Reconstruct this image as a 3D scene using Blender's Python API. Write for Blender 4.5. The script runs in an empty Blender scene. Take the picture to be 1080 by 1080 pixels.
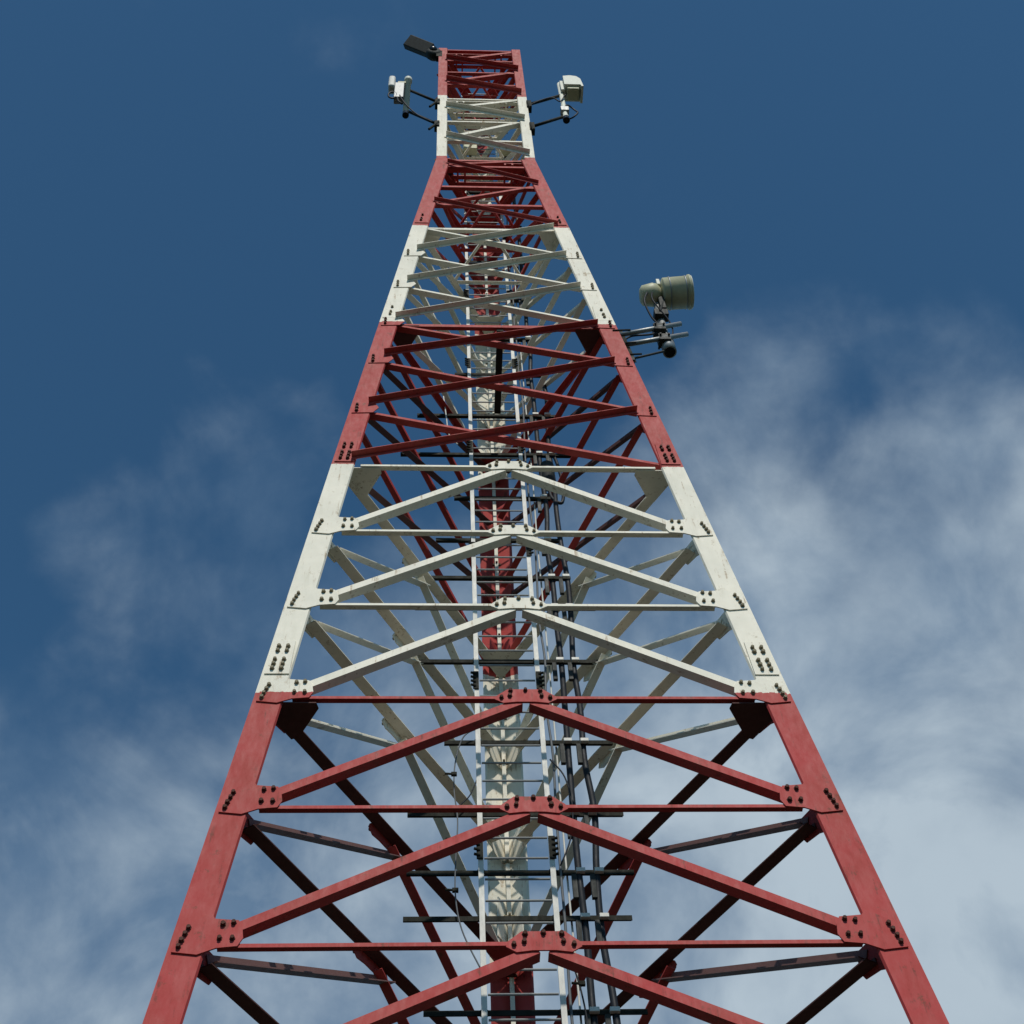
import bpy, bmesh, math, random
from mathutils import Vector, Matrix
random.seed(7)
R = math.radians
scene = bpy.context.scene
col = scene.collection
V = Vector

# ------------------------------------------------------------------ camera
cam_d = bpy.data.cameras.new('camera'); cam = bpy.data.objects.new('camera', cam_d); col.objects.link(cam)
cam_d.lens = 50.0; cam_d.sensor_width = 36.0; cam_d.sensor_fit = 'HORIZONTAL'
cam_d.clip_start = 0.1; cam_d.clip_end = 6000
yaw, pit, rol = 0.0870736792, 0.973350593, -0.0645104822
fw = V((math.sin(yaw)*math.cos(pit), math.cos(yaw)*math.cos(pit), math.sin(pit)))
ri0 = V((math.cos(yaw), -math.sin(yaw), 0)); up0 = ri0.cross(fw)
ri = math.cos(rol)*ri0 + math.sin(rol)*up0
up = -math.sin(rol)*ri0 + math.cos(rol)*up0
M = Matrix((ri, up, -fw)).transposed().to_4x4()
M.translation = V((-0.904938, -11.829447, -1.530079))
cam.matrix_world = M
scene.camera = cam
GROUND = -3.15

# ------------------------------------------------------------------ world, sun, exposure
SUN_EL, SUN_AZ = 47.0, 176.0            # azimuth measured clockwise from +Y
EXPOSURE = -0.10
world = bpy.data.worlds.new('World'); scene.world = world; world.use_nodes = True
nt = world.node_tree; N = nt.nodes; L = nt.links; N.clear()
def wn(t, **k):
    n = N.new(t)
    for a, b in k.items(): setattr(n, a, b)
    return n
def wmath(op, a, b=None, c=None, clamp=False):
    n = wn('ShaderNodeMath', operation=op); n.use_clamp = clamp
    for i, v in enumerate((a, b, c)):
        if v is None: continue
        if isinstance(v, (int, float)): n.inputs[i].default_value = v
        else: L.new(v, n.inputs[i])
    return n.outputs[0]
def wvmath(op, a, b=None):
    n = wn('ShaderNodeVectorMath', operation=op)
    for i, v in enumerate((a, b)):
        if v is None: continue
        if isinstance(v, (tuple, list)): n.inputs[i].default_value = v
        else: L.new(v, n.inputs[i])
    return n
sky = wn('ShaderNodeTexSky'); sky.sky_type = 'NISHITA'; sky.sun_disc = False
sky.sun_elevation = R(SUN_EL); sky.sun_rotation = R(SUN_AZ)
sky.altitude = 300; sky.air_density = 1.0; sky.dust_density = 0.3; sky.ozone_density = 1.5
tc = wn('ShaderNodeTexCoord')
D = wvmath('NORMALIZE', tc.outputs['Generated']).outputs[0]
sep = wn('ShaderNodeSeparateXYZ'); L.new(D, sep.inputs[0])
dz = wmath('MAXIMUM', sep.outputs[2], 0.12)
cmb = wn('ShaderNodeCombineXYZ')
L.new(wmath('DIVIDE', sep.outputs[0], dz), cmb.inputs[0]); L.new(wmath('DIVIDE', sep.outputs[1], dz), cmb.inputs[1])
P = cmb.outputs[0]
def noise(vec, scale, detail, rough, dist=0.0, w=0.0):
    n = wn('ShaderNodeTexNoise'); n.inputs['Scale'].default_value = scale; n.inputs['Detail'].default_value = detail
    n.inputs['Roughness'].default_value = rough; n.inputs['Distortion'].default_value = dist
    mp = wn('ShaderNodeMapping'); mp.inputs['Location'].default_value = (w, w*1.7, w*0.3)
    L.new(vec, mp.inputs[0]); L.new(mp.outputs[0], n.inputs['Vector'])
    return n.outputs['Fac']
# cloud banks: direction, angular radius (deg), amount
banks = [
    ((0.279, 0.500, 0.82), 6.5, 0.30), ((0.34, 0.575, 0.744), 8.5, 0.46), ((0.219, 0.579, 0.786), 8, 0.40),
    ((0.360, 0.690, 0.628), 15, 0.62), ((0.275, 0.711, 0.647), 15, 0.60), ((0.366, 0.754, 0.545), 16, 0.60), ((0.345, 0.49, 0.80), 5.5, 0.24),
    ((0.088, 0.736, 0.671), 14, 0.50), ((0.010, 0.730, 0.683), 12, 0.40), ((0.06, 0.65, 0.755), 8, 0.24),
    ((-0.223, 0.759, 0.612), 8.5, 0.52), ((-0.167, 0.728, 0.665), 7, 0.38), ((-0.274, 0.776, 0.568), 12, 0.50), ((-0.08, 0.80, 0.60), 12, 0.45),
    ((-0.184, 0.635, 0.75), 4.8, 0.30), ((-0.216, 0.571, 0.792), 3.4, 0.27), ((-0.142, 0.546, 0.826), 3.4, 0.25), ((-0.12, 0.63, 0.765), 4.2, 0.28),
    ((-0.110, 0.526, 0.844), 3.0, 0.21),
]
acc = None
for d, rad, amt in banks:
    dv = V(d).normalized()
    dt = wvmath('DOT_PRODUCT', D, tuple(dv)).outputs['Value']
    mr = wn('ShaderNodeMapRange'); mr.interpolation_type = 'SMOOTHERSTEP'
    L.new(dt, mr.inputs['Value']); mr.inputs['From Min'].default_value = math.cos(R(rad*1.5)); mr.inputs['From Max'].default_value = math.cos(R(rad*0.15))
    mr.inputs['To Min'].default_value = 0; mr.inputs['To Max'].default_value = amt
    o = mr.outputs['Result']
    acc = o if acc is None else wmath('MAXIMUM', acc, o)
n1 = noise(D, 7.5, 9, 0.52, 0.25, 5.3)
n2 = noise(D, 19.0, 6, 0.55, 0.2, 9.7)
nn = wmath('ADD', wmath('MULTIPLY', n1, 0.72), wmath('MULTIPLY', n2, 0.28))
dens = wmath('ADD', nn, acc)
mr = wn('ShaderNodeMapRange'); mr.interpolation_type = 'SMOOTHSTEP'
L.new(dens, mr.inputs['Value']); mr.inputs['From Min'].default_value = 0.62; mr.inputs['From Max'].default_value = 1.20
alpha = wmath('MULTIPLY', mr.outputs['Result'], 0.93)
# lighter and greyer patches inside the cloud
n3a = noise(D, 6.5, 7, 0.55, 0.4, 21.4)
lowr = wvmath('DOT_PRODUCT', D, (0.345, 0.713, 0.610)).outputs['Value']
lm = wn('ShaderNodeMapRange'); lm.interpolation_type = 'SMOOTHSTEP'; L.new(lowr, lm.inputs['Value'])
lm.inputs['From Min'].default_value = math.cos(R(24)); lm.inputs['From Max'].default_value = math.cos(R(3)); lm.inputs['To Min'].default_value = -0.07; lm.inputs['To Max'].default_value = 0.13
n3 = wmath('ADD', n3a, lm.outputs['Result'])
ramp = wn('ShaderNodeValToRGB'); L.new(n3, ramp.inputs[0])
ramp.color_ramp.elements[0].position = 0.36; ramp.color_ramp.elements[0].color = (1.75, 2.75, 4.1, 1)
ramp.color_ramp.elements[1].position = 0.64; ramp.color_ramp.elements[1].color = (5.6, 6.7, 7.6, 1)
tint = wn('ShaderNodeMix', data_type='RGBA', blend_type='MULTIPLY'); tint.inputs['Factor'].default_value = 1
L.new(sky.outputs[0], tint.inputs['A']); tint.inputs['B'].default_value = (0.50, 0.90, 1.03, 1)
mix = wn('ShaderNodeMix', data_type='RGBA'); L.new(alpha, mix.inputs['Factor'])
L.new(tint.outputs['Result'], mix.inputs['A']); L.new(ramp.outputs[0], mix.inputs['B'])
bg = wn('ShaderNodeBackground'); bg.inputs['Strength'].default_value = 0.09
L.new(mix.outputs['Result'], bg.inputs['Color'])
wo = wn('ShaderNodeOutputWorld'); L.new(bg.outputs[0], wo.inputs['Surface'])

sd = bpy.data.lights.new('sun', 'SUN'); sun = bpy.data.objects.new('sun', sd); col.objects.link(sun)
sd.energy = 3.3; sd.angle = R(0.55); sd.color = (1.0, 0.94, 0.84)
sdir = V((math.sin(R(SUN_AZ))*math.cos(R(SUN_EL)), math.cos(R(SUN_AZ))*math.cos(R(SUN_EL)), math.sin(R(SUN_EL))))
sun.rotation_euler = (-sdir).to_track_quat('-Z', 'Y').to_euler()
sun.location = (0, -20, 60)

scene.view_settings.view_transform = 'Standard'; scene.view_settings.look = 'None'
scene.view_settings.exposure = EXPOSURE; scene.view_settings.gamma = 1; scene.view_settings.use_curve_mapping = False
scene.render.engine = 'CYCLES'
scene.render.resolution_x = scene.render.resolution_y = 1024

# ------------------------------------------------------------------ materials
B1, B2, B3, B4, B5, B6 = 9.93, 15.0, 19.84, 24.5, 28.93, 33.15      # heights where the paint changes
RED = (0.43, 0.046, 0.046); WHITE = (0.84, 0.79, 0.665)
def paint(name, mode, rough=0.6, dirt=0.35, base=None):
    """gloss paint with chalking, streaks and grime. mode: 'red', 'white', 'bands' (red/white by height) or 'plain'"""
    m = bpy.data.materials.new(name); m.use_nodes = True
    t = m.node_tree; n = t.nodes; l = t.links; bs = n['Principled BSDF']
    geo = n.new('ShaderNodeNewGeometry')
    def nz(scale, detail, sz=1.0, rgh=0.6):
        mp = n.new('ShaderNodeMapping'); mp.inputs['Scale'].default_value = (1, 1, sz); l.new(geo.outputs['Position'], mp.inputs[0])
        x = n.new('ShaderNodeTexNoise'); x.inputs['Scale'].default_value = scale; x.inputs['Detail'].default_value = detail
        x.inputs['Roughness'].default_value = rgh; l.new(mp.outputs[0], x.inputs['Vector']); return x.outputs['Fac']
    def mixc(f, a, b, mode='MIX'):
        x = n.new('ShaderNodeMix'); x.data_type = 'RGBA'; x.blend_type = mode
        for s, v in (('Factor', f), ('A', a), ('B', b)):
            if isinstance(v, tuple): x.inputs[s].default_value = (*v, 1)
            elif isinstance(v, float): x.inputs[s].default_value = v
            else: l.new(v, x.inputs[s])
        return x.outputs['Result']
    def mrange(v, a, b, c=0.0, d=1.0):
        x = n.new('ShaderNodeMapRange'); l.new(v, x.inputs['Value'])
        for i, q in zip(('From Min', 'From Max', 'To Min', 'To Max'), (a, b, c, d)): x.inputs[i].default_value = q
        return x.outputs['Result']
    big = nz(1.3, 4); fine = nz(14, 6, 0.35, 0.7); streak = nz(9, 5, 0.12, 0.65)
    red = mixc(mrange(big, 0.3, 0.7), RED, (0.36, 0.056, 0.046))
    red = mixc(mrange(fine, 0.55, 0.85, 0, 0.35), red, (0.24, 0.06, 0.04))
    white = mixc(mrange(big, 0.35, 0.7), WHITE, (0.72, 0.69, 0.585))
    white = mixc(mrange(streak, 0.54, 0.85, 0, dirt*0.8), white, (0.28, 0.27, 0.16))
    # rust blooms, small chips and thin runs of rust
    spots = nz(5.5, 8, 1.0, 0.75); runs = nz(22, 4, 0.05, 0.6)
    patch = mrange(spots, 0.585, 0.64, 0, 0.75); run = mrange(runs, 0.57, 0.66, 0, 0.65)
    def mul(a_, b_):
        x = n.new('ShaderNodeMath'); x.operation = 'MULTIPLY'; l.new(a_, x.inputs[0]); l.new(b_, x.inputs[1]); return x.outputs[0]
    near = mrange(spots, 0.47, 0.56, 0, 1)
    red = mixc(mul(run, near), red, (0.10, 0.035, 0.022)); red = mixc(patch, red, (0.17, 0.052, 0.030))
    red = mixc(mrange(nz(2.6, 7, 0.4, 0.65), 0.48, 0.66, 0, 0.40), red, (0.46, 0.10, 0.09))
    white = mixc(mul(run, near), white, (0.30, 0.19, 0.09)); white = mixc(mrange(spots, 0.60, 0.66, 0, 0.6), white, (0.33, 0.25, 0.14))
    if mode == 'red': c = red
    elif mode == 'white': c = white
    elif mode == 'plain':
        b = base
        c = mixc(mrange(fine, 0.40, 0.75, 0, dirt), b, tuple(x*0.55 for x in b))
    else:
        sp = n.new('ShaderNodeSeparateXYZ'); l.new(geo.outputs['Position'], sp.inputs[0])
        rp = n.new('ShaderNodeValToRGB'); rp.color_ramp.interpolation = 'CONSTANT'
        wob = n.new('ShaderNodeMath'); wob.operation = 'MULTIPLY_ADD'; l.new(nz(16, 5, 1.0, 0.7), wob.inputs[0]); wob.inputs[1].default_value = 0.09
        off = n.new('ShaderNodeMath'); off.operation = 'SUBTRACT'; l.new(sp.outputs[2], off.inputs[0]); off.inputs[1].default_value = 0.045
        l.new(off.outputs[0], wob.inputs[2])
        l.new(mrange(wob.outputs[0], 0, 40), rp.inputs[0])
        e = rp.color_ramp.elements; e[0].position = 0; e[0].color = (1, 1, 1, 1); e[1].position = B1/40; e[1].color = (0, 0, 0, 1)
        for z, v in ((B2, 1), (B3, 0), (B4, 1), (B5, 0), (B6, 1)):
            q = e.new(z/40); q.color = (v, v, v, 1)
        c = mixc(rp.outputs[0], white, red)
    l.new(c, bs.inputs['Base Color']); bs.inputs['Specular IOR Level'].default_value = 0.22
    l.new(mrange(fine, 0.3, 0.8, rough-0.08, rough+0.2), bs.inputs['Roughness'])
    bp = n.new('ShaderNodeBump'); bp.inputs['Strength'].default_value = 0.12; bp.inputs['Distance'].default_value = 0.01
    l.new(fine, bp.inputs['Height']); l.new(bp.outputs[0], bs.inputs['Normal'])
    return m
M_BAND = paint('banded_paint', 'bands'); M_RED = paint('red_paint', 'red'); M_WHITE = paint('white_paint', 'white')
M_RED_SHADED = paint('shaded_red_paint', 'plain', 0.7, 0.5, (0.105, 0.048, 0.044))      # red-band side struts and corner plates, underside shade put into the colour
M_BROWN = paint('grey_brown_paint', 'plain', 0.7, 0.4, (0.21, 0.115, 0.105))  # grey-brown for side-face diagonals at the front legs in the red bands
M_LADDER = paint('ladder_paint', 'plain', 0.5, 0.25, (0.66, 0.65, 0.60))
M_BAR = paint('dark_steel', 'plain', 0.75, 0.5, (0.018, 0.019, 0.014)); M_BAR.node_tree.nodes['Principled BSDF'].inputs['Metallic'].default_value = 0.2
M_GALV = paint('galvanised_steel', 'plain', 0.45, 0.4, (0.30, 0.31, 0.31)); M_GALV.node_tree.nodes['Principled BSDF'].inputs['Metallic'].default_value = 0.5
M_CABLE = paint('cable_rubber', 'plain', 0.55, 0.3, (0.016, 0.019, 0.025))
M_WIRE = paint('grey_wire', 'plain', 0.5, 0.3, (0.13, 0.14, 0.15))
M_BOLT = paint('rusty_bolt', 'plain', 0.75, 0.6, (0.085, 0.032, 0.022))
M_BOLTW = paint('stained_bolt', 'plain', 0.75, 0.6, (0.24, 0.21, 0.14))
M_DRUM = paint('olive_plastic', 'plain', 0.45, 0.3, (0.50, 0.49, 0.33))
M_BOX = paint('pale_plastic', 'plain', 0.45, 0.2, (0.66, 0.67, 0.58))
M_LENS = paint('black_glass', 'plain', 0.2, 0.1, (0.012, 0.014, 0.018))
M_BLACK = paint('black_casing', 'plain', 0.6, 0.4, (0.030, 0.034, 0.032))

# ------------------------------------------------------------------ helpers
def link(name, bm, mat, parent=None, smooth=False):
    me = bpy.data.meshes.new(name)
    bmesh.ops.recalc_face_normals(bm, faces=bm.faces[:])
    bm.to_mesh(me); bm.free()
    me.materials.append(mat)
    if smooth:
        for p in me.polygons: p.use_smooth = True
    o = bpy.data.objects.new(name, me); col.objects.link(o)
    if parent: o.parent = parent
    return o
def thing(name, label, cat, loc=(0, 0, 0), group=None):
    o = bpy.data.objects.new(name, None); col.objects.link(o); o.location = loc; o.empty_display_size = 0.3
    o['label'] = label; o['category'] = cat
    if group: o['group'] = group
    bpy.context.view_layer.update()
    return o
def rehang(o, parent):
    """parent a world-space mesh to a thing that sits elsewhere"""
    o.parent = parent
    o.location = -V(parent.location)
def prism(bm, pts, off):
    a = [bm.verts.new(p) for p in pts]; b = [bm.verts.new(p+off) for p in pts]; n = len(pts)
    bm.faces.new(a[::-1]); bm.faces.new(b)
    for i in range(n): bm.faces.new((a[i], a[(i+1) % n], b[(i+1) % n], b[i]))
def ell(bm, p, q, d1, w1, d2, w2, t):
    """angle section from p to q, flange w1 along d1, flange w2 along d2"""
    pr = [V((0, 0, 0)), d1*w1, d1*w1+d2*t, d1*t+d2*t, d1*t+d2*w2, d2*w2]
    prism(bm, [p+x for x in pr], q-p)
def box(bm, c, ex, ey, ez, bev=0.0):
    c = V(c); b0 = len(bm.verts)
    vs = [bm.verts.new(c+ex*sx+ey*sy+ez*sz) for sz in (-1, 1) for sy in (-1, 1) for sx in (-1, 1)]
    fs = [bm.faces.new([vs[i] for i in f]) for f in ((0,2,3,1),(4,5,7,6),(0,1,5,4),(2,6,7,3),(0,4,6,2),(1,3,7,5))]
    if bev > 0:
        es = list({e for f in fs for e in f.edges})
        bmesh.ops.bevel(bm, geom=es, offset=bev, segments=3, affect='EDGES', profile=0.6)
def frame(axis):
    a = axis.normalized(); h = V((0, 0, 1)) if abs(a.z) < 0.9 else V((1, 0, 0))
    u = a.cross(h).normalized(); return a, u, a.cross(u)
def lathe(bm, p, axis, prof, seg=20):
    """profile = [(distance along axis, radius)]"""
    a, u, v = frame(axis); rings = []
    for h, r in prof:
        rings.append([bm.verts.new(p+a*h+u*(r*math.cos(2*math.pi*i/seg))+v*(r*math.sin(2*math.pi*i/seg))) for i in range(seg)])
    for k in range(len(rings)-1):
        for i in range(seg): bm.faces.new((rings[k][i], rings[k][(i+1) % seg], rings[k+1][(i+1) % seg], rings[k+1][i]))
    bm.faces.new(rings[0][::-1]); bm.faces.new(rings[-1])
def rod(bm, p, q, r, seg=12):
    p = V(p); q = V(q); lathe(bm, p, q-p, [(0, r), ((q-p).length, r)], seg)
def tube(bm, pts, r, seg=8):
    pts = [V(p) for p in pts]; rings = []
    _, u, v = frame(pts[1]-pts[0])
    for i, p in enumerate(pts):
        a = (pts[min(i+1, len(pts)-1)]-pts[max(i-1, 0)]).normalized()
        u = (u-a*u.dot(a)).normalized(); v = a.cross(u)
        rings.append([bm.verts.new(p+u*(r*math.cos(2*math.pi*k/seg))+v*(r*math.sin(2*math.pi*k/seg))) for k in range(seg)])
    for k in range(len(rings)-1):
        for i in range(seg): bm.faces.new((rings[k][i], rings[k][(i+1) % seg], rings[k+1][(i+1) % seg], rings[k+1][i]))
    bm.faces.new(rings[0][::-1]); bm.faces.new(rings[-1])
def smooth_path(pts, n=8):
    pts = [V(p) for p in pts]; out = []
    for i in range(len(pts)-1):
        p0 = pts[max(i-1, 0)]; p1 = pts[i]; p2 = pts[i+1]; p3 = pts[min(i+2, len(pts)-1)]
        for k in range(n):
            t = k/n
            out.append(0.5*((2*p1)+(p2-p0)*t+(2*p0-5*p1+4*p2-p3)*t*t+(3*p1-p0-3*p2+p3)*t**3))
    out.append(pts[-1]); return out
X, Y, Z = V((1, 0, 0)), V((0, 1, 0)), V((0, 0, 1))

# ------------------------------------------------------------------ ground
bm = bmesh.new(); bmesh.ops.create_grid(bm, x_segments=60, y_segments=60, size=3000)
for v in bm.verts: v.co.z = GROUND
gm = bpy.data.materials.new('dry_grass'); gm.use_nodes = True
g = gm.node_tree; gn = g.nodes.new('ShaderNodeTexNoise'); gn.inputs['Scale'].default_value = 0.6; gn.inputs['Detail'].default_value = 12
gp = g.nodes.new('ShaderNodeNewGeometry'); g.links.new(gp.outputs['Position'], gn.inputs['Vector'])
gr = g.nodes.new('ShaderNodeValToRGB'); g.links.new(gn.outputs['Fac'], gr.inputs[0])
gr.color_ramp.elements[0].position = 0.35; gr.color_ramp.elements[0].color = (0.014, 0.020, 0.009, 1)
gr.color_ramp.elements[1].position = 0.70; gr.color_ramp.elements[1].color = (0.050, 0.045, 0.028, 1)
g.links.new(gr.outputs[0], g.nodes['Principled BSDF'].inputs['Base Color']); g.nodes['Principled BSDF'].inputs['Roughness'].default_value = 0.95
ground = link('ground', bm, gm); ground['kind'] = 'structure'

# ------------------------------------------------------------------ tower geometry
KT, ZA, ZB = 0.19191852, 40.0, 28.92       # taper, apex height, height where the tower turns straight
TOP = 37.27
FR, RE = 1/(2*math.sqrt(3)), 0.80-1/(2*math.sqrt(3))
SEG = [GROUND, 9.93, 15.0, 19.84, 24.5, ZB]; EXTRA = [0.0, 0.0, 0.05, 0.075, 0.095, 0.06]
def side(z):
    z = min(z, ZB); e = 0.0
    for z0, z1, a, b in zip(SEG, SEG[1:], EXTRA, EXTRA[1:]):
        if z0 <= z <= z1: e = a+(b-a)*(z-z0)/(z1-z0)
    return KT*(ZA-z)+e
def corner(j, z):
    s = side(z)
    return V(((-s/2, s/2, 0)[j], (-s*FR, -s*FR, s*RE)[j], z))
FACES = ((0, 1), (2, 0), (1, 2))
def fbasis(f, z):
    a, b = FACES[f]
    zz = z if z < ZB-0.01 else max(z, ZB+0.01)
    eu = (corner(b, zz)-corner(a, zz)).normalized()
    sl = (corner(a, zz-0.2)+corner(b, zz-0.2)); su = (corner(a, zz+0.2)+corner(b, zz+0.2)) if zz < ZB else sl+V((0, 0, 0.8))
    if zz > ZB: sl = V((0, 0, 0)); su = V((0, 0, 1))
    ev = (su-sl); ev = (ev-eu*ev.dot(eu)).normalized()
    n = eu.cross(ev).normalized()
    c = (corner(0, zz)+corner(1, zz)+corner(2, zz))/3
    if n.dot((corner(a, zz)+corner(b, zz))/2-c) < 0: n = -n
    return eu, ev, n
tower = thing('lattice_tower', 'tall three-legged steel lattice tower painted in red and white bands, rising up the middle', 'tower', (0, 0, 0))
def band(z):
    k = sum(z > b for b in (B1, B2, B3, B4, B5, B6)); return M_RED if k % 2 == 0 else M_WHITE
def boltmat(z):
    return M_BOLT if band(z) is M_RED else M_BOLTW
BOLT_N = 0; small_bolts = {}
def bolts(pts, n, z, parent, r=0.021):
    """bolts on the big plates of the front are parts of their own; the many others are gathered in one stuff part"""
    global BOLT_N
    own = parent.name.startswith(('gusset', 'apex')) and n.y < -0.9 and 6 < z < 12.5 and BOLT_N+len(pts) <= 100
    for p in pts:
        bm = bmesh.new() if own else small_bolts.setdefault(boltmat(z).name, bmesh.new())
        a, u, v = frame(n); rr = r*random.uniform(0.92, 1.08); t0 = random.random()
        rings = []
        for h, q in ((0, rr*1.3), (0.008, rr*1.3), (0.0081, rr), (0.034, rr*0.95)):
            rings.append([bm.verts.new(p+a*h+u*(q*math.cos(t0+math.pi*i/3))+v*(q*math.sin(t0+math.pi*i/3))) for i in range(6)])
        for k in range(3):
            for i in range(6): bm.faces.new((rings[k][i], rings[k][(i+1) % 6], rings[k+1][(i+1) % 6], rings[k+1][i]))
        bm.faces.new(rings[0][::-1]); bm.faces.new(rings[-1])
        if own: link('bolt', bm, boltmat(z), parent); BOLT_N += 1

# --- legs
LW, LT = 0.30, 0.028
for j in range(3):
    fs = [f for f in range(3) if j in FACES[f]]
    dirs = []
    for f in fs:
        a, b = FACES[f]; o = b if a == j else a
        dirs.append((corner(o, 10)-corner(j, 10)).normalized())
    if j == 2: dirs = [V((-0.93, -0.37, 0)), V((0.93, -0.37, 0))]      # the rear leg opens wider
    bm = bmesh.new()
    for z0, z1, w in [(max(a_, GROUND+0.25), b_, LW if j < 2 else 0.29) for a_, b_ in zip(SEG, SEG[1:])]+[(ZB, TOP, 0.22)]:
        ell(bm, corner(j, z0), corner(j, z1), dirs[0], w, dirs[1], w, LT)
    leg = link('leg', bm, M_BAND, tower)
    # splice plates with bolt groups
    for zs in (10.62, 15.35, 20.3, 24.95):
        for f in fs:
            a, b = FACES[f]; eu, ev, n = fbasis(f, zs)
            sg = 1 if a == j else -1
            o = corner(j, zs)+n*0.002
            bm = bmesh.new()
            pr = [o+eu*sg*(0.03+0.096*-0.28)-ev*0.30, o+eu*sg*(LW-0.03)-ev*0.30, o+eu*sg*(LW-0.01)+ev*0.30, o+eu*sg*(0.045)+ev*0.30]
            prism(bm, pr, n*0.014)
            sp = link('splice_plate', bm, M_BAND, leg)
            pts = [o+n*0.016+eu*sg*(uu+0.09*vv)+ev*vv for vv in ((-0.22, -0.14, -0.06, 0.10, 0.18) if zs < 16 else (-0.18, -0.08, 0.12)) for uu in ((0.10, 0.20) if zs < 16 else (0.14,))]
            bolts(pts, n, zs, sp, 0.022)
    # concrete footing belongs under the leg
    bm = bmesh.new(); c = corner(j, GROUND)
    box(bm, (c.x, c.y, GROUND+0.1), X*0.6, Y*0.6, Z*0.3, 0.03)
    link('footing', bm, M_GALV, tower)

CH = [3.20, 4.90, 6.56, 8.27, 9.95, 11.68, 13.31, 14.99]
XB = [14.99, 16.66, 18.37, 19.83, 21.48, 23.01, 24.49]
def fpoint(f, z, u, v=0.0, from_b=False):
    """point in the plane of face f at height z, u metres in from corner a (or b)"""
    a, b = FACES[f]; eu, ev, n = fbasis(f, z)
    return (corner(b, z)-eu*u if from_b else corner(a, z)+eu*u)+ev*v

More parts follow.
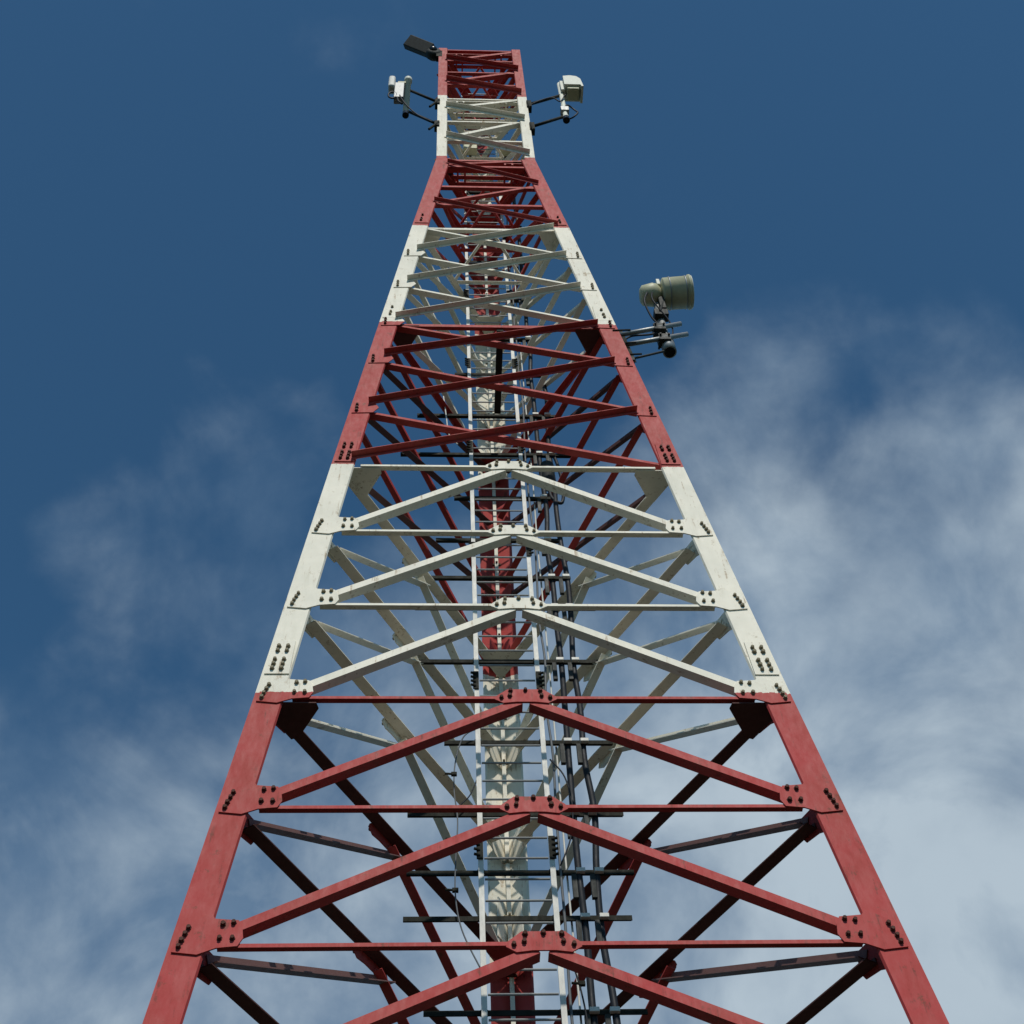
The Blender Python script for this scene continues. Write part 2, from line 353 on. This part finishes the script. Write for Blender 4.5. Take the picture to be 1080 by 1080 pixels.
GPOLY = [(0.030, -0.10), (0.25, -0.13), (0.40, -0.06), (0.58, -0.040), (0.62, 0.05), (0.60, 0.17), (0.56, 0.25), (0.44, 0.26), (0.35, 0.27), (0.31, 0.34), (0.075, 0.18)]
for f in range(3):
    eu, ev, n = fbasis(f, 10)
    # chevron bays
    for i, z in enumerate(CH):
        s = side(z); lower = M_RED if z <= 9.95 else M_WHITE
        hm = M_RED if z < 10 else M_WHITE
        # horizontal: flat flange inward on top, short flange hanging in the face
        bm = bmesh.new()
        ell(bm, fpoint(f, z, 0.40), fpoint(f, z, 0.40, from_b=True), -n*1.0, 0.085 if f == 0 else 0.15, -ev if f == 0 else ev, 0.042 if f == 0 else 0.07, 0.014)
        link('horizontal_brace', bm, M_RED_SHADED if f and hm is M_RED else hm, tower)
        # apex plate
        if i > 0:
            mid = fpoint(f, z, s/2)+n*0.003
            P2 = [(-0.33, -0.07), (-0.31, -0.01), (-0.19, 0.10), (0.19, 0.10), (0.31, -0.01), (0.33, -0.07), (0.24, -0.13), (0.10, -0.11), (-0.10, -0.11), (-0.24, -0.13)]
            bm = bmesh.new(); prism(bm, [mid+eu*u+ev*v for u, v in P2], n*0.014)
            ap = link('apex_plate', bm, hm, tower)
            bolts([mid+n*0.014+eu*u+ev*v for u, v in ((-0.16, 0.065), (0, 0.075), (0.16, 0.065), (-0.17, -0.02), (0.17, -0.02), (-0.26, -0.05), (0.26, -0.05))], n, z-0.1, ap)
        # leg gussets and their diagonals (up to the middle of the next horizontal)
        if i < len(CH)-1:
            z2 = CH[i+1]; s2 = side(z2); dm = M_RED if z2 < 10 else M_WHITE
            for fb in (False, True):
                sg = -1 if fb else 1
                a, b = FACES[f]; o = corner(b if fb else a, z)+n*0.003
                bm = bmesh.new(); prism(bm, [o+eu*sg*u+ev*v for u, v in GPOLY], n*0.014)
                gp = link('gusset_plate', bm, M_BAND, tower)
                bolts([o+n*0.014+eu*sg*u+ev*v for u, v in ((0.085, -0.05), (0.10, 0.02), (0.12, 0.09), (0.14, 0.16), (0.42, 0.04), (0.53, 0.04), (0.43, 0.20), (0.52, 0.215))], n, z+0.05, gp)
                p = fpoint(f, z, 0.50, 0.10, fb); q = fpoint(f, z2, s2/2-0.035, -0.125, fb)
                dd = (q-p).normalized(); perp = (ev-dd*ev.dot(dd)).normalized()
                bm = bmesh.new(); ell(bm, p, q, perp, 0.100, -n, 0.115, 0.013)
                front_end = (corner(FACES[f][1] if fb else FACES[f][0], z).y < 0)
                link('diagonal_brace', bm, M_BROWN if f and dm is M_RED and front_end else dm, tower)
    # crossed bays
    for i in range(len(XB)-1):
        z, z2 = XB[i], XB[i+1]; mt = M_RED if z2 < B3+0.2 else M_WHITE
        for fb in (False, True):
            p = fpoint(f, z, 0.29, 0.10, fb); q = fpoint(f, z2, 0.29, -0.08, not fb)
            dd = (q-p).normalized(); perp = (ev-dd*ev.dot(dd)).normalized()
            bm = bmesh.new()
            if not fb:   # front one: flange turned outward at its upper edge
                ell(bm, p+n*0.016+perp*0.07, q+n*0.016+perp*0.07, -perp, 0.065, n, 0.105, 0.012)
            else:
                ell(bm, p-n*0.031, q-n*0.031, perp, 0.055, -n, 0.105, 0.012)
            link('cross_brace', bm, M_RED_SHADED if mt is M_RED and ((f == 1 and fb) or (f == 2 and not fb)) else mt, tower)
        if i > 0:
            for fb in (False, True):
                a, b = FACES[f]; sg = -1 if fb else 1; o = corner(b if fb else a, z)+n*0.002
                bm = bmesh.new(); prism(bm, [o+eu*sg*u+ev*v for u, v in ((0.03, -0.15), (0.34, -0.13), (0.42, 0.02), (0.36, 0.17), (0.07, 0.17))], n*0.012)
                npz = link('node_plate', bm, M_BAND, tower)
                bolts([o+n*0.012+eu*sg*u+ev*v for u, v in ((0.10, 0.09), (0.10, 0.0), (0.10, -0.09))], n, z, npz, 0.022)
    for z, mt in ((B3, M_RED), (B4, M_WHITE), (B5, M_RED), (B6, M_WHITE), (TOP-0.03, M_RED), (35.3, M_RED), (36.3, M_RED), (34.3, M_RED), (31.5, M_WHITE), (30.2, M_WHITE), (28.5, M_RED), (27.1, M_RED), (25.95, M_RED)):
        iw = 0.22 if z < ZB-0.2 else 0.16
        bm = bmesh.new(); ell(bm, fpoint(f, z, iw)-n*0.032, fpoint(f, z, iw, from_b=True)-n*0.032, -n*1.0, 0.10, -ev, 0.075 if z > 30 else 0.09, 0.012)
        link('horizontal_brace', bm, mt, tower)
    # zigzag bays
    ZZ = [[(24.62, 1), (25.95, 0), (27.15, 1), (28.55, 0), (28.9, 1)], [(29.15, 1), (30.25, 0), (31.5, 1), (32.35, 0), (33.1, 1)], [(33.45, 1), (34.4, 0), (35.35, 1), (36.2, 0), (37.1, 1)]]
    for bay in ZZ:
        for (za, sa), (zb, sb) in zip(bay, bay[1:]):
            mt = band((za+zb)/2); w = 0.075 if za < ZB else 0.11
            e1, v1, n1_ = fbasis(f, (za+zb)/2)
            iu = 0.24 if za < ZB else 0.16; p = fpoint(f, za, iu, 0, bool(sa)); q = fpoint(f, zb, iu, 0, bool(sb))
            dd = (q-p).normalized(); perp = (v1-dd*v1.dot(dd)).normalized(); bm = bmesh.new()
            if sa: ell(bm, p+n1_*0.014+perp*w, q+n1_*0.014+perp*w, -perp, w, n1_, w*1.05, 0.010)
            else: ell(bm, p-n1_*0.034, q-n1_*0.034, perp, w, -n1_, w*1.05, 0.010)
            link('zigzag_brace', bm, mt, tower)

# --- flat corner plates at the band changes
def hplate(j, z, a, mat, t=0.014):
    fs = [f for f in range(3) if j in FACES[f]]; dirs = []
    for f in fs:
        p, q = FACES[f]; o = q if p == j else p
        dirs.append((corner(o, 10)-corner(j, 10)).normalized())
    c = corner(j, z); s0 = (dirs[0]+dirs[1])*0.03
    bm = bmesh.new()
    prism(bm, [c+s0, c+s0+dirs[0]*a, c+s0+dirs[0]*a*0.95+dirs[1]*a*0.16, c+s0+dirs[1]*a*0.95+dirs[0]*a*0.16, c+s0+dirs[1]*a], Z*-t)
    return link('corner_plate', bm, M_RED_SHADED if mat is M_RED and j < 2 else mat, tower)
for z, mt, a in ((9.88, M_RED, 0.62), (14.95, M_WHITE, 0.62), (19.78, M_RED, 0.62), (24.44, M_WHITE, 0.55), (28.85, M_RED, 0.45)):
    for j in range(3): hplate(j, z, a, mt)

bmb = bmesh.new(); me2 = []
for nm, b_ in small_bolts.items():
    mi = len(me2); me2.append(bpy.data.materials[nm]); vm = {v: bmb.verts.new(v.co) for v in b_.verts}
    for f_ in b_.faces: bmb.faces.new([vm[v] for v in f_.verts]).material_index = mi
    b_.free()
o = link('small_bolt', bmb, me2[0], tower); o.data.materials.append(me2[1]); o['kind'] = 'stuff'

# --- service platforms near the top (hatch left open for the ladder)
for z, mt, ylim in ((33.02, M_WHITE, 0.40), (28.80, M_RED, 0.05), (36.95, M_RED, -0.1)):
    bm = bmesh.new(); y0 = corner(0, z).y+0.05
    wx = lambda y: (corner(2, z).y-y)/(corner(2, z).y-corner(0, z).y)*side(z)/2-0.06
    y = y0+0.05
    while y < ylim:
        if y < -0.05 or z > 30: box(bm, (0, y, z), X*(wx(y)-0.02), Y*0.045, Z*0.015)
        y += 0.15
    for x in (-0.62, -0.46, 0.42, 0.58):
        ye = min(ylim, corner(2, z).y-(abs(x)+0.08)/(side(z)/2)*(corner(2, z).y-corner(0, z).y))
        if ye > y0: box(bm, (x, (y0+ye)/2, z-0.06), X*0.02, Y*(ye-y0)/2, Z*0.04)
    link('platform', bm, mt, tower)
# --- plan bracing between the legs
for z, mt in ((24.6, M_WHITE), (26.1, M_RED), (27.3, M_RED), (31.3, M_WHITE), (34.5, M_RED), (35.9, M_RED)):
    s_ = side(z); mids = [(corner(a_, z)+corner(b_, z))/2 for a_, b_ in FACES]
    for k in range(3):
        p_, q_ = mids[k], mids[(k+1) % 3]; d_ = (q_-p_).normalized(); h_ = d_.cross(Z)
        bm = bmesh.new(); ell(bm, p_+d_*0.09-Z*(0.03+0.02*k), q_-d_*0.09-Z*(0.03+0.02*k), h_, 0.06, -Z, 0.05, 0.008)
        link('plan_brace', bm, mt, tower)

# --- strut from the front panel in to the ladder bars
bm = bmesh.new(); y0 = corner(0, 19.75).y; box(bm, (0.03, (y0+0.56)/2, 19.70), X*0.055, Y*((0.56-y0)/2-0.06), Z*0.035)
link('plan_strut', bm, M_BAR, tower)

# --- pale strip running up in the angle of the rear leg
bm = bmesh.new()
p0 = corner(2, GROUND+0.3); p1 = corner(2, ZB-0.1)+V((0, -0.05, 0))
box_dir = (p1-p0)
prism(bm, [p0+V((-0.028, -0.10, 0)), p0+V((0.028, -0.10, 0)), p0+V((0.028, -0.060, 0)), p0+V((-0.028, -0.060, 0))], box_dir)
link('cable_duct', bm, M_WHITE, tower)
# --- step flanges on the rear leg, dark collars seen against the paint
for z in [5.6+0.85*k for k in range(26)]:
    c = corner(2, z)
    bm = bmesh.new(); box(bm, c+V((0, -0.115, 0)), X*0.07, Y*0.012, Z*0.02)
    rod(bm, c+V((0.0, -0.12, 0)), c+V((0.0, -0.17, 0.02)), 0.018, 8)
    link('duct_clip', bm, M_BOLT if band(z) is M_RED else M_BOLTW, tower)

# ------------------------------------------------------------------ ladder
LX0, LX1, LY = -0.44, 0.37, 0.47
lad = thing('access_ladder', 'pale vertical ladder fixed on dark cross bars inside the tower', 'ladder', (0, LY, GROUND+0.02))
for x in (LX0, LX1):
    bm = bmesh.new(); z0 = GROUND+0.02; box(bm, (x, LY, (z0+TOP-0.2)/2), X*0.030, Y*0.014, Z*((TOP-0.2-z0)/2))
    sx = 1 if x > 0 else -1
    box(bm, (x+sx*0.0245, LY+0.035, (z0+TOP-0.2)/2), X*0.005, Y*0.020, Z*((TOP-0.2-z0)/2))
    rehang(link('rail', bm, M_LADDER), lad)
zr = 6.55; k = 0
while zr < TOP-0.3 and k < 100:
    bm = bmesh.new(); rod(bm, (LX0+0.04, LY, zr), (LX1-0.04, LY, zr), 0.0135, 8)
    rehang(link('rung', bm, M_GALV), lad); zr += 0.306; k += 1
bm = bmesh.new(); zr = 6.55-0.306
while zr > GROUND+0.2:
    rod(bm, (LX0+0.04, LY, zr), (LX1-0.04, LY, zr), 0.0135, 8); zr -= 0.306
o = link('rung', bm, M_GALV); rehang(o, lad); o['kind'] = 'stuff'
# bolted joints between rail lengths
for z in (6.9, 9.75, 12.65, 15.6, 18.5, 21.4, 24.3, 27.2):
    for x in (LX0, LX1):
        bm = bmesh.new(); sx = 1 if x > 0 else -1
        box(bm, (x+sx*0.01, LY-0.026, z), X*0.038, Y*0.007, Z*0.17)
        for dzz in (-0.12, -0.04, 0.04, 0.12): rod(bm, (x+sx*0.01, LY-0.03, z+dzz), (x+sx*0.075, LY-0.055, z+dzz), 0.017, 8)
        rehang(link('joint_plate', bm, M_BAR), lad)

# --- dark bars that carry ladder and cables (fixed to the tower's side faces)
BARS = [(5.9, -1.28, 1.30), (6.7, -1.28, 1.30), (7.62, -1.06, 1.24), (8.83, -1.30, 1.21), (9.48, -1.28, 1.30), (10.38, -1.29, 1.27), (11.60, -0.86, 1.26), (13.17, -1.29, 1.28),
        (14.35, -1.28, 1.28), (15.05, -1.10, 0.97), (16.0, -1.0, 0.90), (17.15, -0.72, 0.80), (18.45, -1.6, 1.3), (19.72, -1.35, 1.1), (21.2, -0.7, 0.95), (22.6, -0.65, 0.95),
        (24.3, -0.6, 0.9), (26.1, -0.6, 0.85), (28.0, -0.55, 0.8), (30.0, -0.5, 0.72), (32.0, -0.5, 0.72), (34.2, -0.5, 0.7), (36.0, -0.5, 0.7)]
BY = LY+0.085
for z, a, b in BARS:
    bm = bmesh.new(); ell(bm, V((a, BY, z+0.03)), V((b, BY, z+0.03)), -Z, 0.065, Y, 0.085, 0.012)
    bar = link('support_bar', bm, M_BAR, tower)
    # rail clips
    for x in (LX0, LX1):
        bm = bmesh.new(); box(bm, (x, BY-0.03, z-0.03), X*0.04, Y*0.018, Z*0.03); link('rail_clip', bm, M_BAR, bar)

# ------------------------------------------------------------------ cables
def cable(name, label, x, y, r, z0, z1, mat, amp=0.02, clamps=True, seed=0, group=None):
    rnd = random.Random(seed)
    c = thing(name, label, 'cable', (x, y, z0), group)
    pts = []; z = z0
    while z < z1:
        pts.append(V((x+rnd.uniform(-amp, amp), y+rnd.uniform(-amp, amp)*0.5, z))); z += 0.9 if amp > 0.015 else 1.6
    pts.append(V((x, y, z1)))
    bm = bmesh.new(); tube(bm, smooth_path(pts, 6), r, 10); rehang(link('sheath', bm, mat, None, True), c)
    if clamps:
        for bz, a, b in BARS:
            if z0 < bz < z1 and b > x:
                bm = bmesh.new(); box(bm, (x, BY-0.02, bz), X*(r+0.012), Y*0.03, Z*0.028, 0.008)
                rehang(link('clamp', bm, M_LADDER), c)
                bm = bmesh.new(); box(bm, (x-r-0.035, BY+0.02, bz-0.20), X*0.030, Y*0.025, Z*0.17, 0.006)
                rehang(link('hanger', bm, M_BLACK), c)
    return c
cable('feeder_cable', 'thick black cable right of the ladder, the inner one of the pair', 0.69, BY+0.045, 0.040, GROUND+0.1, 31.5, M_CABLE, 0.034, True, 2, 'thick black cables beside the ladder')
cable('feeder_cable', 'thick black cable right of the ladder, the outer one of the pair', 0.90, BY+0.045, 0.040, GROUND+0.1, 21.0, M_CABLE, 0.036, True, 5, 'thick black cables beside the ladder')
cable('conduit', 'slim grey conduit running up close along the ladder right rail', 0.47, BY-0.02, 0.016, GROUND+0.1, 33.0, M_WIRE, 0.022, False, 8, 'slim conduits beside the ladder')
cable('conduit', 'slim pale conduit standing just outside the grey conduit at the ladder right rail', 0.55, BY+0.10, 0.012, GROUND+0.1, 27.0, M_LADDER, 0.012, False, 9, 'slim conduits beside the ladder')
def wire(name, label, pts, r, mat, clips=()):
    c = thing(name, label, 'wire', pts[0], 'thin loose wires around the ladder')
    bm = bmesh.new(); tube(bm, smooth_path(pts, 8), r, 6); rehang(link('sheath', bm, mat, None, True), c)
    for q in clips:
        bm = bmesh.new(); box(bm, q, X*0.035, Y*0.02, Z*0.025, 0.006)
        rod(bm, V(q), V(q)+V((-0.11, 0, 0.01)), 0.014, 8); rehang(link('clip', bm, M_BAR), c)
wire('hanging_wire', 'thin grey wire looping loose at the left of the ladder between two dark bars', [(-0.45, LY, 11.75), (-0.62, LY, 11.6), (-0.72, LY+0.02, 11.2), (-0.74, LY, 10.7), (-0.70, LY, 10.2), (-0.72, LY, 9.7), (-0.73, LY, 9.1), (-0.66, LY, 8.6), (-0.47, LY, 8.1)], 0.009, M_WIRE,
     [(-0.74, LY, 10.95), (-0.73, LY, 9.9), (-0.73, LY, 9.15)])
wire('hanging_wire', 'short thin black wire sagging from the left ladder rail near the lowest white boundary', [(-0.45, LY, 10.9), (-0.55, LY, 10.6), (-0.66, LY, 10.45), (-0.74, LY, 10.35)], 0.008, M_CABLE)
wire('hanging_wire', 'thin dark wire bowing out beside the right ladder rail low in the picture', [(0.44, LY, 11.2), (0.60, LY, 10.9), (0.66, LY, 10.4), (0.60, LY, 9.9), (0.46, LY, 9.5)], 0.010, M_CABLE, [(0.66, LY, 10.4)])
wire('hanging_wire', 'thin dark wire drooping to the right of the ladder at the bottom edge', [(0.44, LY, 8.4), (0.55, LY, 7.9), (0.60, LY, 7.4), (0.59, LY, 6.9), (0.5, LY, 6.2)], 0.010, M_CABLE, [(0.58, LY, 7.9)])
wire('hanging_wire', 'thin pale wire curving past the left rail inside the upper red crossed bays', [(-0.9, LY, 20.2), (-0.85, LY, 19.5), (-0.8, LY, 18.9), (-0.66, LY, 18.6)], 0.012, M_LADDER)
# cable bundle with a splice enclosure hung beside the ladder in the upper red bays
sb = thing('splice_box', 'dark cable joint box hung right of the ladder in the crossed red bays', 'cable box', (0.80, BY, 17.75))
bm = bmesh.new(); lathe(bm, V((0.80, BY+0.06, 17.55)), Z, [(0, 0.05), (0.03, 0.11), (0.62, 0.12), (0.70, 0.07), (0.74, 0.03)], 14); rehang(link('casing', bm, M_BLACK, None, True), sb)
bm = bmesh.new(); tube(bm, smooth_path([(0.80, BY+0.06, 17.55), (0.83, BY+0.04, 17.2), (0.98, BY+0.02, 17.05), (1.02, BY+0.02, 17.6), (0.96, BY+0.03, 18.3), (0.88, BY+0.05, 18.6)]), 0.028, 8); rehang(link('cable_loop', bm, M_CABLE, None, True), sb)

# ------------------------------------------------------------------ equipment
def arm(bm, p, q, r): rod(bm, V(p), V(q), r, 12)
# --- drum antenna on the right leg
yc = -1.12
t = thing('drum_antenna', 'olive drum-shaped dish antenna on a pipe mount reaching out from the right leg', 'antenna', (2.86, yc, 19.2))
bm = bmesh.new(); ax = V((1.0, -0.08, 0.04)).normalized(); pc = V((2.90, yc, 21.10)); ax_drum, pc_drum = ax, pc
lathe(bm, pc, ax, [(0, 0.14), (0.015, 0.27), (0.03, 0.285), (0.46, 0.29), (0.465, 0.31), (0.50, 0.31), (0.505, 0.29)], 32)
rehang(link('shroud', bm, M_DRUM, None, True), t)
bm = bmesh.new(); lathe(bm, pc+ax*0.507, ax, [(0, 0.30), (0.02, 0.29), (0.04, 0.18), (0.05, 0.02)], 32); rehang(link('radome', bm, M_BOX, None, True), t)
bm = bmesh.new(); lathe(bm, pc-ax*0.38, ax, [(0, 0.12), (0.04, 0.18), (0.22, 0.215), (0.30, 0.19), (0.38, 0.10)], 20); rehang(link('radio_unit', bm, M_DRUM, None, True), t)
bm = bmesh.new(); box(bm, pc-ax*0.05+V((0, -0.10, 0.22)), X*0.03, Y*0.05, Z*0.10, 0.008); rehang(link('handle', bm, M_BOX), t)
bm = bmesh.new(); lathe(bm, V((2.80, yc+0.10, 19.12)), Z, [(0, 0.09), (0.001, 0.115), (0.42, 0.115), (0.421, 0.062), (1.75, 0.062), (1.76, 0.05)], 20)
rehang(link('mast_pipe', bm, M_GALV, None, True), t)
bm = bmesh.new(); lathe(bm, V((2.80, yc+0.10, 19.112)), Z, [(0, 0.092), (0.006, 0.092)], 20); rehang(link('pipe_plug', bm, M_LENS), t)
for z0, z1, xe in ((19.52, 19.92, 3.08), (19.15, 19.54, 3.14)):
    bm = bmesh.new(); a = V((1.93, yc+0.02, z0)); e = V((xe, yc-0.02, z1)); arm(bm, a, e, 0.042)
    rehang(link('mount_arm', bm, M_GALV, None, True), t)
    bm = bmesh.new(); box(bm, a.lerp(e, 0.67)+V((0, 0.05, 0)), X*0.10, Y*0.09, Z*0.10, 0.01)
    for dx in (-0.07, 0.07): rod(bm, a.lerp(e, 0.67)+V((dx, -0.08, 0.03)), a.lerp(e, 0.67)+V((dx, 0.22, 0.03)), 0.018, 8)
    rehang(link('clamp', bm, M_BLACK), t)
bm = bmesh.new(); arm(bm, (2.12, yc, 18.68), (2.72, yc+0.08, 19.12), 0.020); box(bm, (2.12, yc+0.02, 18.66), X*0.04, Y*0.05, Z*0.06, 0.006); rehang(link('tie_rod', bm, M_BLACK), t)
bm = bmesh.new(); ell(bm, V((2.00, yc+0.02, 19.72)), V((2.12, yc+0.02, 18.62)), X, 0.07, Y, 0.09, 0.012)
for zz in (19.6, 19.15, 18.75): rod(bm, (1.88+(19.72-zz)*0.11, yc-0.04, zz), (2.18+(19.72-zz)*0.11, yc-0.04, zz+0.03), 0.016, 8)
rehang(link('leg_clamp', bm, M_BAR), t)
bm = bmesh.new()
box(bm, (2.86, yc+0.02, 20.72), X*0.05, Y*0.06, Z*0.22, 0.012); box(bm, (2.80, yc+0.04, 20.35), X*0.12, Y*0.08, Z*0.10, 0.012)
rod(bm, (2.78, yc-0.05, 20.35), (2.95, yc, 21.02), 0.022, 8)
rehang(link('tilt_bracket', bm, M_BLACK), t)

# --- hooded box radio at the right of the top
yt = -0.60
t = thing('radio_antenna', 'pale hooded box antenna on twin arms at the right of the tower top', 'antenna', (1.98, yt, 31.75))
bm = bmesh.new(); arm(bm, (1.08, yt, 32.75), (1.96, yt, 33.55), 0.038); rehang(link('mount_arm', bm, M_BAR, None, True), t)
bm = bmesh.new(); arm(bm, (1.08, yt, 31.15), (1.96, yt, 31.98), 0.038); rehang(link('mount_arm', bm, M_BAR, None, True), t)
bm = bmesh.new(); lathe(bm, V((1.98, yt, 31.70)), Z, [(0, 0.05), (0.001, 0.075), (0.25, 0.075), (0.26, 0.055), (2.75, 0.055)], 16); rehang(link('mast_pipe', bm, M_BOX, None, True), t)
bm = bmesh.new(); lathe(bm, V((1.98, yt, 31.69)), Z, [(0, 0.085), (0.16, 0.085)], 16); rehang(link('end_cap', bm, M_LENS), t)
bm = bmesh.new()   # hood: box with a curved, forward-sloping visor
c0 = V((2.27, yt-0.03, 33.98)); prof = [(-0.22, 0.36), (-0.05, 0.42), (0.12, 0.36), (0.21, 0.16), (0.25, -0.42), (0.20, -0.42), (0.18, -0.30), (-0.22, -0.30)]
prism(bm, [c0+V((x, -0.22, z)) for x, z in prof], Y*0.44); rehang(link('hood', bm, M_BOX), t)
bm = bmesh.new(); box(bm, c0+V((0.0, 0, -0.36)), X*0.15, Y*0.16, Z*0.07, 0.02); rehang(link('radio_unit', bm, M_DRUM), t)
bm = bmesh.new(); box(bm, (2.02, yt-0.02, 33.95), X*0.05, Y*0.12, Z*0.34, 0.01); rehang(link('back_plate', bm, M_BOX), t)
bm = bmesh.new(); tube(bm, [V((2.13+0.16*math.cos(a), yt-0.02+0.05*math.sin(a*2), 32.25+0.42*math.sin(a))) for a in [i*math.pi/12 for i in range(25)]], 0.022, 6)
rehang(link('cable_loop', bm, M_CABLE, None, True), t)
bm = bmesh.new(); box(bm, (1.98, yt, 32.35), X*0.10, Y*0.09, Z*0.13, 0.015); rehang(link('clamp', bm, M_GALV), t)
bm = bmesh.new()
for z in (31.1, 32.7): box(bm, (1.13, yt+0.02, z), X*0.06, Y*0.09, Z*0.22, 0.01); rod(bm, (1.14, yt-0.12, z-0.45), (1.10, yt-0.05, z+0.2), 0.03, 8)
rehang(link('leg_clamp', bm, M_BAR), t)

# --- panel radio at the left of the top
t = thing('radio_antenna', 'small white panel antenna on a white pole at the left of the tower top', 'antenna', (-1.84, yt, 31.85))
for zz in (32.75, 31.15):
    bm = bmesh.new(); arm(bm, (-1.06, yt, zz+0.05), (-1.84, yt, zz+1.0), 0.034); rehang(link('mount_arm', bm, M_BAR, None, True), t)
bm = bmesh.new(); lathe(bm, V((-1.85, yt, 31.95)), Z, [(0, 0.075), (2.4, 0.075), (2.401, 0.10), (2.60, 0.10), (2.66, 0.05)], 16); rehang(link('mast_pipe', bm, M_BOX, None, True), t)
bm = bmesh.new(); lathe(bm, V((-1.85, yt, 31.80)), Z, [(0, 0.08), (0.16, 0.08)], 16); rehang(link('end_cap', bm, M_LENS), t)
bm = bmesh.new(); box(bm, (-2.24, yt-0.05, 33.93), X*0.085, Y*0.13, Z*0.38, 0.07); rehang(link('panel', bm, M_LADDER, None, False), t)
bm = bmesh.new(); box(bm, (-2.05, yt, 33.45), X*0.12, Y*0.10, Z*0.55, 0.02); rehang(link('radio_unit', bm, M_GALV), t)
bm = bmesh.new(); box(bm, (-2.00, yt-0.02, 34.1), X*0.10, Y*0.06, Z*0.06, 0.01); rehang(link('bracket', bm, M_DRUM), t)
bm = bmesh.new(); tube(bm, [V((-2.20+0.10*math.cos(a), yt-0.08, 33.05+0.24*math.sin(a))) for a in [i*math.pi/12 for i in range(25)]]+[V((-2.05, yt-0.05, 32.7)), V((-1.95, yt-0.08, 32.4))], 0.024, 6)
rehang(link('cable_loop', bm, M_CABLE, None, True), t)
bm = bmesh.new()
for z in (31.15, 32.75): box(bm, (-1.10, yt+0.02, z), X*0.06, Y*0.09, Z*0.16, 0.01); rod(bm, (-1.06, yt-0.06, z+0.05), (-1.28, yt-0.06, z-0.45), 0.03, 8)
rehang(link('leg_clamp', bm, M_BAR), t)

# --- dark slab antenna at the very top left
t = thing('panel_antenna', 'black slab-shaped antenna jutting up and left from the top of the tower', 'antenna', (-1.15, yt, 36.9))
d = V((-0.80, -0.12, 0.60)).normalized(); u = V((0.45, -0.55, 0.70)); u = (u-d*u.dot(d)).normalized(); w = d.cross(u)
c0 = V((-1.62, yt-0.05, 37.30))
bm = bmesh.new(); box(bm, c0, d*0.40, u*0.19, w*0.10, 0.025); rehang(link('casing', bm, M_BLACK), t)
bm = bmesh.new(); lathe(bm, V((-1.22, yt+0.05, 36.92)), V((0.1, -1, -0.1)), [(-0.14, 0.12), (-0.08, 0.21), (0.08, 0.22), (0.14, 0.15)], 18); rehang(link('pivot_housing', bm, M_BLACK, None, True), t)
bm = bmesh.new(); lathe(bm, V((-1.24, yt-0.10, 36.92)), V((0.1, -1, -0.5)), [(0, 0.11), (0.03, 0.09), (0.05, 0.03)], 16); rehang(link('lens', bm, M_LENS, None, True), t)
bm = bmesh.new(); box(bm, (-1.08, yt+0.04, 36.75), X*0.08, Y*0.08, Z*0.25, 0.01); rehang(link('leg_clamp', bm, M_BAR), t)

# lightning rod and small gear on the platform, partly hidden behind the bracing
for x, z, h, lab in ((-0.30, 33.0, 0.7, 'small grey equipment box behind the left bracing of the white top section'), (0.55, 33.0, 0.6, 'small grey equipment box behind the right bracing of the white top section')):
    t = thing('equipment_box', lab, 'box', (x, 0.1, z-1.6), 'equipment boxes in the white top section')
    bm = bmesh.new(); box(bm, (x, 0.12, z-1.3), X*0.16, Y*0.10, Z*0.28, 0.02); rehang(link('casing', bm, M_DRUM), t)
    bm = bmesh.new(); box(bm, (x, 0.30, z-1.3), X*0.03, Y*0.08, Z*0.34); rehang(link('bracket', bm, M_BAR), t)

# feeders and small fittings on the antennas
def part_tube(name, parent, pts, r, mat):
    bm = bmesh.new(); tube(bm, smooth_path(pts, 8), r, 8); rehang(link(name, bm, mat, None, True), parent)
drum = bpy.data.objects['drum_antenna']
part_tube('feeder', drum, [(2.62, yc-0.10, 20.95), (2.52, yc-0.14, 20.5), (2.60, yc-0.05, 20.1), (2.74, yc+0.02, 19.8), (2.55, yc+0.03, 19.62), (2.2, yc+0.04, 19.55), (1.98, yc+0.06, 19.3)], 0.017, M_CABLE)
part_tube('feeder', drum, [(2.70, yc-0.12, 20.92), (2.66, yc-0.18, 20.45), (2.88, yc-0.04, 20.0), (2.92, yc+0.04, 19.7), (2.78, yc+0.05, 19.45)], 0.013, M_CABLE)
bm = bmesh.new()
for hgt in (0.12, 0.40): lathe(bm, pc_drum+ax_drum*hgt, ax_drum, [(0, 0.289), (0.001, 0.299), (0.02, 0.299), (0.021, 0.289)], 32)
rehang(link('stiffening_band', bm, M_GALV, None, True), drum)
rad = bpy.data.objects['radio_antenna']
part_tube('feeder', rad, [(2.10, yt-0.02, 33.6), (2.02, yt-0.10, 33.2), (1.90, yt-0.06, 32.9), (1.72, yt-0.04, 33.25), (1.4, yt-0.04, 32.98), (1.14, yt, 32.75)], 0.016, M_CABLE)
rad = bpy.data.objects['radio_antenna.001']
part_tube('feeder', rad, [(-2.02, yt-0.10, 33.0), (-1.95, yt-0.12, 32.6), (-1.80, yt-0.08, 32.2), (-1.55, yt-0.05, 31.7), (-1.2, yt-0.03, 31.3)], 0.016, M_CABLE)
